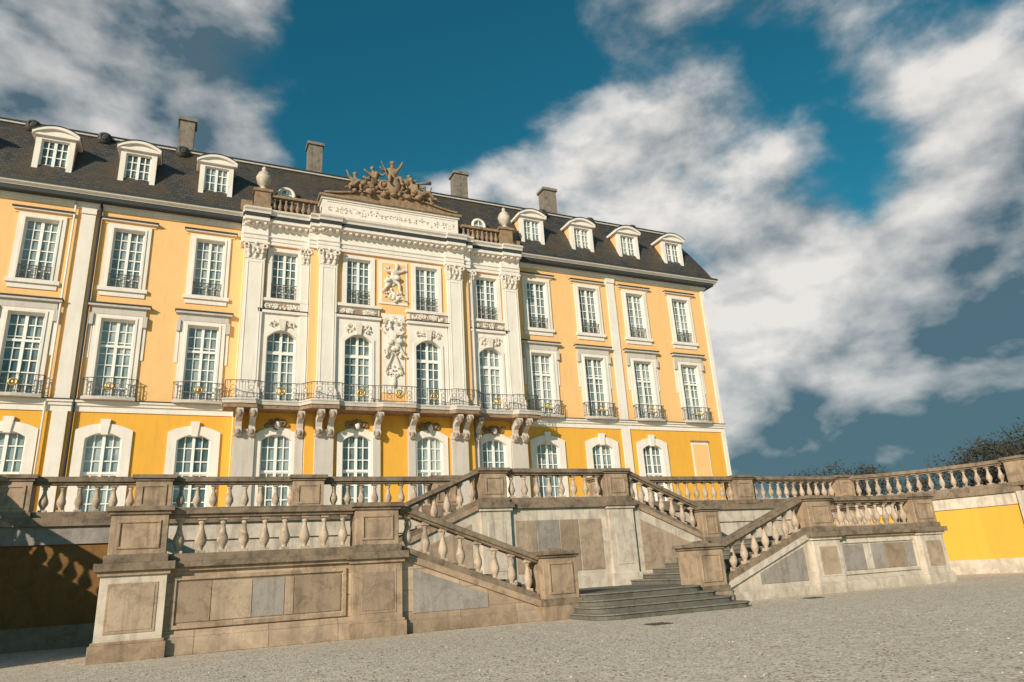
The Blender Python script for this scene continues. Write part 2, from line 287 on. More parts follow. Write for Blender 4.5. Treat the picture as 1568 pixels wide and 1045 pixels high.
# ================================================================== PALACE
palace=empty('palace')
YW=38.0; T=2.95; E=24.15
def kwall(z): return 'yellow' if z<9.9 else 'peach'
wx=[s*x for s in(-1,1) for x in(9.97,13.9,17.77,21.75)]
for s in(-1,1):
    hs=[]
    cols=[s*x for x in(9.97,13.9,17.77,21.75)]
    for x in cols:
        hs+= [(x-.85,x+.85,16.0,19.4),(x-.85,x+.85,10.2,14.4)]
        if not(x>21): hs.append((x-.85,x+.85,3.2,8.6))
    a,b=sorted((s*8.2,s*E))
    wallgrid(WALL,a,b,T,20.6,hs,YW,kwall,(9.9,))
    for x in cols:
        surround(DET,x,ringpath(.72,15.98,19.3,0),ringpath(1.02,15.98,19.55,0),YW-.09,YW+.25,'white')
        surround(DET,x,ringpath(.72,15.98,19.3,0),ringpath(.82,15.98,19.39,0),YW-.13,YW-.09,'white')
        DET.box(x-1.12,x+1.12,YW-.16,YW+.2,15.78,15.98,'white'); DET.box(x-1.02,x+1.02,YW-.06,YW,15.52,15.78,'white')
        DET.box(x-1.3,x+1.3,YW-.19,YW,19.70,19.78,'white'); DET.box(x-1.34,x+1.34,YW-.26,YW,19.78,19.84,'gutter_and_shade')
        DET.box(x-1.22,x+1.22,YW-.05,YW,19.55,19.70,'peach')
        casement(x,15.98,19.3,.72,YW+.2,4,6)
        railing([(x-.72,YW-.03),(x+.72,YW-.03)],16.0,16.75,.1)
        surround(DET,x,ringpath(.75,10.16,14.28,0),ringpath(1.08,10.16,14.5,0),YW-.11,YW+.25,'white')
        surround(DET,x,ringpath(.75,10.16,14.28,0),ringpath(.86,10.16,14.38,0),YW-.15,YW-.11,'white')
        DET.box(x-1.2,x+1.2,YW-.13,YW,14.5,14.88,'greystone'); DET.box(x-1.38,x+1.38,YW-.28,YW,14.88,15.0,'greystone')
        DET.box(x-1.42,x+1.42,YW-.33,YW,15.0,15.06,'gutter_and_shade')
        for q in(-1,1):
            DET.box(x+q*1.19-.09,x+q*1.19+.09,YW-.2,YW,13.9,14.49,'greystone'); DET.box(x+q*1.19-.07,x+q*1.19+.07,YW-.05,YW,12.2,13.9,'white')
        casement(x,10.16,14.28,.75,YW+.2,4,7,12.9)
        pts=[(x-1.15,YW-.05),(x-1.15,YW-.35)]+[(x-1.15+2.3*i/6,YW-.35-.18*math.sin(math.pi*i/6)) for i in range(1,6)]+[(x+1.15,YW-.35),(x+1.15,YW-.05)]
        railing(pts,10.2,11.12,.11)
        DET.prism([(p[0],p[1]-.04) for p in pts[1:-1]]+[(x+1.15,YW-.16),(x-1.15,YW-.16)],'z',10.04,10.19,'greystone')
        IR.ring((x,YW-.56,10.68),.17,.035,'gold',12); IR.blob((x,YW-.55,10.68),(.07,.04,.1),'gold')
        if x>21:
            DET.box(x-.7,x+.75,YW-.05,YW,6.0,8.75,'white'); DET.box(x-.6,x+.65,YW-.07,YW-.05,6.1,8.6,'peach')
            DET.box(x-.75,x+.8,YW-.1,YW,8.75,8.85,'brown')
        else:
            surround(DET,x,ringpath(.78,3.2,8.2,.3),ringpath(1.2,3.2,8.62,.32),YW-.1,YW+.25,'white')
            DET.prism([(x-.14,8.4),(x+.14,8.4),(x+.22,9.15),(x-.22,9.15)],'y',YW-.17,YW-.01,'white')
            casement(x,3.2,8.5,.78,YW+.2,4,8,6.6)
    DET.box(a,b,YW-.14,YW,9.78,9.93,'white'); DET.box(a,b,YW-.22,YW,9.93,10.04,'white'); DET.box(a,b,YW-.26,YW,10.04,10.08,'gutter_and_shade')
    DET.box(a,b,YW-.06,YW,9.5,9.78,'white')
    a2=a-.85 if s<0 else a; b2=b+.85 if s>0 else b; a3=a-.6 if s<0 else a; b3=b+.6 if s>0 else b
    DET.box(a-(.1 if s<0 else 0),b+(.1 if s>0 else 0),YW-.1,YW+.2,20.22,20.42,'white')
    DET.box(a-(.2 if s<0 else 0),b+(.2 if s>0 else 0),YW-.2,YW+.2,20.42,20.52,'white')
    DET.box(a3,b3,YW-.6,YW+.3,20.52,20.74,'gutter_and_shade')  # soffit shadow of the cornice built in as a dark-coloured band
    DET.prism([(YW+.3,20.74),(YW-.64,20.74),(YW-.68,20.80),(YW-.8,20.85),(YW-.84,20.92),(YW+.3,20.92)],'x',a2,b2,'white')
    DET.box(a2-(.02 if s<0 else 0),b2+(.02 if s>0 else 0),YW-.87,YW+.3,20.92,21.05,'gutter_and_shade')
    for xx in(s*15.83,s*24.0):
        w=.62 if abs(xx)<20 else .3
        DET.box(xx-w/2,xx+w/2,YW-.09,YW,T,9.5,'white'); DET.box(xx-w/2,xx+w/2,YW-.09,YW,10.081,20.22,'white')
    if s<0:
        DET.lathe(s*15.83+.52,YW-.16,[(.075,T),(.075,20.6)],'gutter_and_shade',6)
        DET.lathe(s*15.83-.62,YW-.16,[(.05,T),(.05,20.6)],'white',6)
    DET.box(s*15.83-.34,s*15.83+.34,YW-.16,YW,19.9,20.21,'white')
WALL.box(-E+.002,E-.002,YW+.3,62,T,20.5,'dark')
for s in(-1,1):
    WALL.add([(s*E,YW,T),(s*E,62,T),(s*E,62,9.9),(s*E,YW,9.9)],[(0,1,2,3)],'yellow')
    WALL.add([(s*E,YW,9.9),(s*E,62,9.9),(s*E,62,20.95),(s*E,YW,20.95)],[(0,1,2,3)],'peach')
    a,b=sorted((s*E,s*(E+.6)));DET.box(a,b,YW+.3,62.7,20.52,20.74,'gutter_and_shade'); a,b=sorted((s*E,s*(E+.85)));DET.box(a,b,YW+.3,62.7,20.74,21.0,'white')  # dark band carries the painted soffit shade round the side eaves

# --- central risalit
Y1=37.35; Y2=37.0
cb=[-6.1,-2.04,2.04,6.1]
for s in(-1,1):
    a,b=sorted((s*4.75,s*8.25))
    x=s*6.1
    wallgrid(WALL,a,b,T,19.8,[(x-.8,x+.8,15.95,18.95),(x-.85,x+.85,10.16,14.2),(x-.85,x+.85,3.2,8.6)],Y1,kwall,(9.9,))
    WALL.add([(s*8.25,Y1,T),(s*8.25,YW+.01,T),(s*8.25,YW+.01,20),(s*8.25,Y1,20)],[(0,1,2,3)],'white')
    WALL.add([(s*4.75,Y1,T),(s*4.75,Y2,T),(s*4.75,Y2,20),(s*4.75,Y1,20)],[(0,1,2,3)],'white')
wallgrid(WALL,-4.75,4.75,T,19.8,[(x-.8,x+.8,15.95,18.95) for x in(-2.04,2.04)]+[(x-.85,x+.85,10.16,14.2) for x in(-2.04,2.04)]+[(x-.85,x+.85,3.2,8.6) for x in(-2.04,2.04)],Y2,kwall,(9.9,))
for x in cb:
    y=Y1 if abs(x)>4 else Y2
    surround(DET,x,ringpath(.68,15.95,18.8,0),ringpath(.93,15.95,19.0,0),y-.1,y+.25,'white')
    casement(x,15.95,18.8,.68,y+.2,4,6); railing([(x-.68,y-.04),(x+.68,y-.04)],16.0,16.85,.09)
    DET.box(x-1.3,x+1.3,y-.22,y,15.78,15.95,'white'); DET.box(x-1.2,x+1.2,y-.1,y,15.25,15.78,'white'); DET.box(x-1.1,x+1.1,y-.13,y-.1,15.32,15.7,'slab2')
    ornament(x,15.51,1.9,.25,y-.14,int(x*10)+50,n=14,depth=.04)
    DET.box(x-1.28,x+1.28,y-.26,y,15.08,15.25,'white'); DET.box(x-1.32,x+1.32,y-.3,y,15.25,15.29,'gutter_and_shade')
    surround(DET,x,ringpath(.75,10.16,13.72,.42),ringpath(1.22,10.16,15.08,0),y-.12,y+.25,'white')
    surround(DET,x,ringpath(.75,10.16,13.72,.42),ringpath(.9,10.16,13.87,.45),y-.18,y-.12,'white')
    casement(x,10.16,14.15,.75,y+.2,4,7,12.9)
    ornament(x,14.5,1.3,.55,y-.16,int(x*7)+9,n=12,depth=.1)
    DET.prism([(x-.12,14.1),(x+.12,14.1),(x+.2,14.75),(x-.2,14.75)],'y',y-.3,y-.1,'white_sculpt')
    surround(DET,x,ringpath(.76,3.2,8.15,.33),ringpath(1.05,3.2,8.5,.36),y-.1,y+.25,'white')
    casement(x,3.2,8.5,.76,y+.2,4,8,6.6)
    ORN.blob((x,y-.24,8.93),(.15,.12,.2),'white_sculpt',8,6,.1); ORN.blob((x,y-.1,9.02),(.3,.1,.28),'brown',8,5,.2)
    for q in(-1,1): ORN.ring((x+q*.28,y-.12,9.05),.12,.05,'brown',8); ORN.blob((x+q*.5,y-.05,8.95),(.16,.06,.1),'brown',6,4,.2)
    ornament(x,9.1,1.3,.25,y-.05,int(x*3)+70,'brown',n=5,depth=.05)
CZ=18.2
def pilaster(x,w,y,d):
    DET.box(x-w/2,x+w/2,y-d,y,10.9,CZ,'white'); DET.box(x-w/2-.09,x+w/2+.09,y-d-.09,y,10.2,10.75,'white'); DET.box(x-w/2-.05,x+w/2+.05,y-d-.05,y,10.75,10.9,'white')
    if w>.6:
        a,b,c,e_=x-w/2+.12,x+w/2-.12,11.15,CZ-.2
        DET.box(a,a+.04,y-d-.025,y-d,c,e_,'white');DET.box(b-.04,b,y-d-.025,y-d,c,e_,'white');DET.box(a+.04,b-.04,y-d-.025,y-d,e_-.04,e_,'white');DET.box(a+.04,b-.04,y-d-.025,y-d,c,c+.04,'white')
    z0,z1=CZ,19.15; e=.13
    DET.add([(x-w/2,y-d,z0),(x+w/2,y-d,z0),(x+w/2+e,y-d-e,z1-.12),(x-w/2-e,y-d-e,z1-.12),(x-w/2,y,z0),(x+w/2,y,z0),(x+w/2+e,y,z1-.12),(x-w/2-e,y,z1-.12)],
            [(0,1,2,3),(0,3,7,4),(1,2,6,5),(4,5,6,7)],'white_sculpt')
    DET.box(x-w/2-e-.05,x+w/2+e+.05,y-d-e-.05,y,z1-.12,z1-.002,'white')
    DET.box(x-w/2-.03,x+w/2+.03,y-d-.03,y,z0-.06,z0+.02,'white')
    for q in(-1,1): ORN.ring((x+q*(w/2-.02),y-d-e-.04,z1-.28),.12,.055,'white_sculpt',10); 
    n=max(2,int(w/.27))
    for j,zz in enumerate((z0+.14,z0+.4)):
        for i in range(n+j):
            xx=x-w/2+w*(i+.5)/(n+j); ORN.blob((xx,y-d-.05-.04*j,zz),(.1,.08,.17),'white_sculpt',6,4,.1); ORN.blob((xx,y-d-.13-.04*j,zz+.12),(.08,.06,.05),'white_sculpt',6,4)
    ORN.blob((x,y-d-e-.05,z1-.14),(.09,.06,.1),'white_sculpt')
    DET.box(x-w/2,x+w/2,y-d+.02,y,T,8.7,'greystone'); DET.box(x-w/2-.06,x+w/2+.06,y-d-.04,y,T,4.0,'greystone')
    DET.box(x-w/2-.03,x+w/2+.03,y-d-.03,y,8.35,8.5,'greystone')
for s in(-1,1):
    pilaster(s*7.68,1.0,Y1,.26); pilaster(s*3.78,.95,Y2,.28); pilaster(s*5.0,.42,Y1,.2)
    DET.box(s*.98-.2,s*.98+.2,Y2-.16,Y2,T,9.0,'greystone')
DET.lathe(4.98,Y1-.35,[(.06,T),(.06,19.1)],'greystone',6)
def entab(x0,x1,y,dx=0):
    P=[(.6,19.15),(-.14,19.15),(-.14,19.35),(-.18,19.35),(-.18,19.53),(-.24,19.58),(-.24,19.63),(-.12,19.65),(-.12,20.05),(-.2,20.1),(-.25,20.25),(-.6,20.3),(-.6,20.5),(.6,20.5)]
    DET.prism([(y+a,b+dx) for a,b in P],'x',x0,x1,'white')
    DET.box(x0-.0,x1+.0,y-.66,y+.6,20.5+dx,20.68+dx,'gutter_and_shade')  # shade under the central cornice, painted as a dark band
    DET.prism([(y+.6,20.68+dx),(y-.7,20.68+dx),(y-.74,20.78+dx),(y-.84,20.86+dx),(y-.88,20.95+dx),(y+.6,20.95+dx)],'x',x0-.04,x1+.04,'white')
    n=int((x1-x0)/.35)
    for i in range(n):
        xx=x0+(x1-x0)*(i+.5)/n; DET.box(xx-.07,xx+.07,y-.5,y-.2,20.14+dx,20.28+dx,'white')
entab(-8.45,-4.9,Y1); entab(4.9,8.45,Y1); entab(-4.75-.15,4.75+.15,Y2)
for s in(-1,1):
    entab(*sorted((s*7.08,s*8.38)),Y1-.14,.003); entab(*sorted((s*3.2,s*4.42)),Y2-.12,.003)
DET.box(-.86,.86,Y2-.06,Y2,16.2,18.95,'white'); DET.box(-.70,.70,Y2-.075,Y2-.06,16.36,18.79,'peach')
figure(ORN,'stride',-.08,Y2-.16,16.85,1.02,k='white_sculpt',flat=.5); figure(ORN,'recline',.12,Y2-.12,16.42,.62,True,k='white_sculpt',flat=.5)
ornament(0,16.75,1.05,.6,Y2-.1,31,n=14,depth=.1); ornament(0,18.45,.9,.5,Y2-.08,34,n=7,depth=.08); ornament(-.1,17.6,.8,.9,Y2-.08,38,n=7,depth=.08)
DET.box(-.66,.66,Y2-.05,Y2,10.9,15.6,'white')
figure(ORN,'stride',.05,Y2-.14,12.9,1.1,True,k='white_sculpt',flat=.5); ornament(0,15.0,1.1,.9,Y2-.1,5,n=16,depth=.14)
ornament(0,13.2,1.1,1.1,Y2-.1,6,n=18,depth=.14)
ornament(0,12.2,.8,1.0,Y2-.08,8,n=14,depth=.12); ORN.tube((-.5,Y2-.14,12.1),(.55,Y2-.14,14.7),.04,.04,'white_sculpt'); ORN.tube((.5,Y2-.14,12.1),(-.55,Y2-.14,14.7),.04,.04,'white_sculpt')
ORN.blob((0,Y2-.1,11.6),(.16,.09,.4),'white_sculpt',6,5,.1)
# central balcony
bal=[(-8.75,Y1-.02),(-8.75,Y1-1.0),(-7.9,Y1-1.15),(-7.2,Y1-1.15),(-6.9,Y1-.9),(-5.1,Y1-.9),(-4.6,Y2-1.2),(-3.2,Y2-1.25),(-2.9,Y2-1.0),(-1.2,Y2-1.0),(-.9,Y2-1.2)]
bal=bal+[(-x,y) for x,y in reversed(bal)]
DET.prism([(x*1.012,y-.06) for x,y in bal],'z',9.82,9.98,'greystone'); DET.prism([(x*1.003,y-.0) for x,y in bal],'z',9.62,9.82,'brown')
DET.prism([(x*1.016,y-.09) for x,y in bal],'z',9.98,10.06,'greystone')
railing(bal,10.08,11.02,.13)
for x in cb+[0]:
    y=(Y1-.9 if abs(x)>4 else Y2-1.0)-.03
    if x==0:y=Y2-1.24
    IR.ring((x,y,10.55),.2,.04,'gold',12); IR.blob((x,y,10.55),(.09,.04,.12),'gold')
def console(x,y,w=.3,pr=.85):
    P=[(y,8.35),(y-.15,8.3),(y-.3,8.42),(y-.32,8.62),(y-.2,8.78),(y-.28,9.0),(y-.5,9.15),(y-pr,9.2),(y-pr-.12,9.35),(y-pr-.1,9.55),(y-pr+.05,9.62),(y,9.62)]
    DET.prism(P,'x',x-w/2,x+w/2,'greystone'); 
    for q in(-1,1):
        DET.ring((x+q*(w/2+.005),y-pr+.02,9.4),.12,.04,'slab3',10,n=(1,0,0)); DET.ring((x+q*(w/2+.005),y-.2,8.56),.1,.035,'slab3',10,n=(1,0,0))
    DET.blob((x,y-pr-.1,9.3),(w*.4,.1,.2),'slab3',6,4,.1); DET.blob((x,y-.3,8.5),(w*.35,.1,.16),'slab3',6,4,.1)
for s in(-1,1):
    for x in(7.35,8.0): console(s*x,Y1-.24)
    for x in(3.5,4.1): console(s*x,Y2-.27)
    console(s*5.0,Y1-.18,.3,.7); console(s*.98,Y2-.14)
# attic with inscription relief
YA=36.95
DET.box(-4.35,4.35,YA-.05,38.3,20.96,21.3,'white'); DET.box(-4.2,4.2,YA,38.3,21.3,22.45,'white')
DET.box(-4.3,4.3,YA-.08,38.3,22.45,22.58,'white'); DET.box(-4.42,4.42,YA-.2,38.4,22.58,22.72,'brown')
DET.box(-3.95,3.95,YA-.04,YA,22.3,22.36,'white'); DET.box(-3.95,3.95,YA-.04,YA,21.4,21.46,'white')
for i in range(13): ornament(-3.6+.6*i,21.88,.55,.5,YA-.02,200+i,'white_sculpt',n=6,depth=.06)
def hz(x): return 22.8+.62*math.sin(math.pi*min(1,max(0,(x+4.1)/8.2)))**1.5
mp=[(-4.3,22.72)]+[(-4.1+8.2*i/16,hz(-4.1+8.2*i/16)) for i in range(17)]+[(4.3,22.72)]
DET.prism(mp,'y',YA-.05,38.2,'brown')
surround(DET,0,mp[1:-1],[(x*1.01,z+.1) for x,z in mp[1:-1]],YA-.18,38.3,'brown')
G=MB(); yg=36.98
figure(G,'seat',0.0,yg+.1,hz(0)+.5,1.2); figure(G,'stride',-.95,yg+.15,hz(-.85)-.05,1.05,True); figure(G,'stride',.8,yg+.1,hz(.75)-.15,1.0)
figure(G,'recline',-1.55,yg-.1,hz(-1.5)+.05,1.15,False); figure(G,'recline',1.6,yg-.1,hz(1.5)+.05,1.15,True); figure(G,'seat',-2.3,yg+.2,hz(-2.1)+.0,.95,True); figure(G,'seat',2.1,yg+.2,hz(1.9)-.1,.85)
G.tube((1.35,yg,hz(1)+1.15),(2.45,yg-.1,hz(1)+1.35),.03,.13,'brown'); G.tube((-.25,yg-.3,hz(0)+.8),(-.8,yg-.3,hz(0)+2.1),.03,.02,'brown')
for i in range(80):
    x=random.gauss(0,1.35)
    if abs(x)>3: continue
    G.blob((x,yg+random.uniform(-.15,.4),hz(x)+random.uniform(-.1,.85)*(1-abs(x)/3.2)),(random.uniform(.12,.32),.24,random.uniform(.1,.28)),'brown',7,5,.25)
for s in(-1,1):
    G.ring((s*.55,yg-.25,hz(.5)+.5),.3,.08,'brown',12); 
G.blob((0,yg-.25,hz(0)+.5),(.45,.18,.6),'brown',10,6,.05)
G.make('sculpture_group',palace)
def vase(mb,x,y,z,h,k,rmax=.1,seg=10,ns=1):
    pf=[(.55,0),(.55,.07),(.35,.1),(.45,.16),(.85,.26),(1,.36),(.92,.46),(.6,.6),(.42,.74),(.38,.82),(.6,.86),(.6,.9),(.45,.93),(.45,1)]
    mb.lathe(x,y,[(r*rmax,z+q*h) for r,q in pf],k,seg)
RB=MB(); q0=20.96
for s in(-1,1):
    a,b=sorted((s*4.45,s*7.0)); y=37.05
    RB.box(a,b,y-.15,y+.15,q0,q0+.2,'brown'); RB.box(a,b,y-.16,y+.16,22.0,22.16,'brown')
    for i in range(8): vase(RB,a+(b-a)*(i+.5)/8,y,q0+.2,.84,'brown',.13,8)
    RB.box(*sorted((s*7.0,s*8.0)),y-.3,y+.3,q0,21.3,'brown'); RB.box(*sorted((s*7.07,s*7.93)),y-.24,y+.24,21.3,22.2,'brown'); RB.box(*sorted((s*6.98,s*8.02)),y-.32,y+.32,22.2,22.36,'brown')
    RB.lathe(s*7.5,y,[(.26,22.36),(.26,22.46),(.12,22.54),(.14,22.62),(.32,22.8),(.4,23.05),(.42,23.22),(.3,23.3),(.36,23.36),(.3,23.48),(.14,23.62),(.1,23.72),(.14,23.8),(.05,23.92)],'pale',14)
    RB.box(*sorted((s*8.02,s*8.6)),y+.1,y+.5,q0,21.7,'brown')
RB.make('roof_balustrade',palace)
# roof
RF=MB()
zb=25.75; yb=39.9; ye=37.35; ze=21.06
pr=[];nn=6
hip=1.55
for i in range(nn+1):
    t=i/nn; y=ye+(yb-ye)*t; z=ze+(zb-ze)*(t**.92); pr.append((y,z,t))
o=E+.6
rows=[]
for y,z,t in pr: rows.append([(-o+hip*t,y,z),(o-hip*t,y,z),(o-hip*t,62.6-(y-ye),z),(-o+hip*t,62.6-(y-ye),z)])
for r0,r1 in zip(rows,rows[1:]):
    for i in range(4):
        j=(i+1)%4; RF.add([r0[i],r0[j],r1[j],r1[i]],[(0,1,2,3)],'slate')
top=rows[-1]; zt=27.0
tp=[(-o+6,48,zt),(o-6,48,zt),(o-6,52,zt),(-o+6,52,zt)]
for i in range(4):
    j=(i+1)%4; RF.add([top[i],top[j],tp[j],tp[i]],[(0,1,2,3)],'slate')
RF.add(tp,[(0,1,2,3)],'slate')
RF.box(-o+hip-.1,o-hip+.1,yb-.14,yb+.12,zb-.06,zb+.06,'greystone'); RF.box(-o+hip-.12,o-hip+.12,yb-.2,yb+.05,zb+.06,zb+.12,'gutter_and_shade')
def yslope(z):
    t=((z-ze)/(zb-ze))**(1/.92); return ye+(yb-ye)*t
for x in wx:
    y=37.85; z0,z1=21.3,23.9; hw=.88
    surround(RF,x,ringpath(.62,z0+.15,z1-.05,.0),ringpath(hw,z0+.15,z1-.05+.2,.12),y,y+.3,'white')
    RF.box(x-hw-.1,x+hw+.1,y-.12,y+.3,z0,z0+.15,'white')
    ct=ringpath(hw+.17,z1+.12,z1+.12,.40,10); op=[(a*1.02,b+.16) for a,b in ct]
    RF.prism([(x+a,b) for a,b in ct[1:-1]],'y',y-.08,yslope(z1+.3)+.6,'white')
    surround(RF,x,ct[1:-1],op[1:-1],y-.22,yslope(z1+.3)+.9,'white')
    surround(RF,x,op[1:-1],[(a*1.02,b+.05) for a,b in op[1:-1]],y-.25,yslope(z1+.3)+.95,'gutter_and_shade')
    RF.box(x-hw-.19,x+hw+.19,y-.16,y+.2,z1+.1,z1+.22,'white')
    for q in(-1,1):
        a,b=sorted((x+q*(hw-.03),x+q*(hw-.25)))
        RF.box(a,b,y+.3,yslope(z1)+.2,z0,z1+.15,'peach' if q<0 else 'brown')  # right cheeks coloured brown for their shaded side, left ones keep the lit peach
    RF.box(x-.5,x+.5,y+.4,y+1.6,z0,z1,'dark')
    casement(x,z0+.15,z1,.62,y+.22,4,5)
for x in(-19.3,-15.9,-11.9,11.9,15.9,19.7):
    RF.lathe(x,yb-.1,[(.38,zb-.5),(.38,zb+.02),(.30,zb+.16),(.16,zb+.25),(.05,zb+.28)],'slate',12); RF.ring((x,yb-.47,zb-.15),.18,.035,'gutter_and_shade',10)
for x in(-6.1,6.1):
    y=38.1; zc=22.9
    RF.ring((x,y-.05,zc),.42,.11,'white',16); RF.add([(x+.42*math.cos(a),y,zc+.42*math.sin(a)) for a in [2*math.pi*i/16 for i in range(16)]],[tuple(range(16))],'glass0')
    RF.box(x-.6,x+.6,y-.02,y+.9,22.2,22.52,'white'); RF.box(x-.03,x+.03,y-.04,y-.005,zc-.4,zc+.4,'frame'); RF.box(x-.4,x+.4,y-.045,y-.008,zc-.03,zc+.03,'frame')
    op=ringpath(.62,zc-.4,zc+.3,.35); surround(RF,x,ringpath(.4,zc-.4,zc+.1,.3),op,y+.01,y+1.0,'slate'); 
    for q in(-1,1): RF.ring((x+q*.52,y-.03,zc-.35),.13,.06,'white',10)
for x,y,w,zt_ in((-11.85,41.2,.85,29.0),(-4.05,41.4,.9,29.15),(6.3,41.4,1.0,29.0),(13.5,41.2,1.05,28.9)):
    RF.box(x-w/2,x+w/2,y,y+.9,25,zt_-.2,'chim'); RF.box(x-w/2-.1,x+w/2+.1,y-.1,y+1.0,zt_-.2,zt_,'chim'); RF.box(x-w/2-.05,x+w/2+.05,y-.05,y+.95,26.6,26.72,'chim')
    RF.box(x-w/2+.1,x+w/2-.1,y+.1,y+.8,zt_,zt_+.12,'gutter_and_shade')
RF.make('mansard_roof',palace)
WALL.make('walls',palace); DET.make('stone_trim',palace); GL.make('window_glass',palace); FR.make('window_frames',palace); IR.make('iron_railings',palace); ORN.make('carved_ornament',palace)

# ================================================================== TERRACE AND STAIR
YF=14.86; YC=18.66; YT=20.34; PZ=1.62; LZ=.5
def pier(mb,x0,x1,y0,y1,z0,z1,k='sand',panel=True):
    mb.box(x0,x1,y0,y1,z0+.14,z1-.15,k); mb.box(x0-.05,x1+.05,y0-.05,y1+.05,z0,z0+.14,'cope')
    mb.box(x0-.04,x1+.04,y0-.04,y1+.04,z1-.15,z1-.09,'cope'); mb.box(x0-.09,x1+.09,y0-.09,y1+.09,z1-.09,z1,'cope')
    if panel and x1-x0>.5:
        a,b,c,d=x0+.12,x1-.12,z0+.24,z1-.25
        mb.box(a,b,y0-.025,y0,c,c+.05,k);mb.box(a,b,y0-.025,y0,d-.05,d,k);mb.box(a,a+.05,y0-.027,y0,c+.05,d-.05,k);mb.box(b-.05,b,y0-.027,y0,c+.05,d-.05,k)
BP=[(.62,0),(.62,.06),(.5,.07),(.42,.12),(.62,.19),(.92,.28),(1,.36),(.9,.45),(.62,.57),(.42,.7),(.36,.8),(.55,.83),(.55,.87),(.42,.9),(.6,.94),(.6,1)]
def balus(mb,pa,pb,fa,fb,H=1.0,step=.4,k='balu'):
    A=Vector(pa);B=Vector(pb);L=(B-A).length
    mb.seg(A,B,.15,fa+.001,fa+.15,fb+.001,fb+.15,'cope')
    mb.seg(A,B,.13,fa+H-.19,fa+H-.13,fb+H-.19,fb+H-.13,'cope'); mb.seg(A,B,.19,fa+H-.13,fa+H-.03,fb+H-.13,fb+H-.03,'cope'); mb.seg(A,B,.15,fa+H-.03,fa+H,fb+H-.03,fb+H,'cope')
    n=max(1,round(L/step)); sl=abs(fb-fa)/L*.1
    for i in range(n):
        t=(i+.5)/n; p=A.lerp(B,t); f=fa+(fb-fa)*t; z=f+.15-sl; h=H-.34+2*sl
        r=.105*random.uniform(.94,1.05)
        mb.lathe(p.x,p.y,[(r*q,z+u*h) for q,u in BP],k,12,rot=random.random())
        mb.box(p.x-.085,p.x+.085,p.y-.085,p.y+.085,z-.02,z+.05+sl,k); mb.box(p.x-.08,p.x+.08,p.y-.08,p.y+.08,z+h-.05-sl,z+h+.02,k)
stair=empty('stone_staircase')
SW=MB(); SB=MB(); ST=MB()
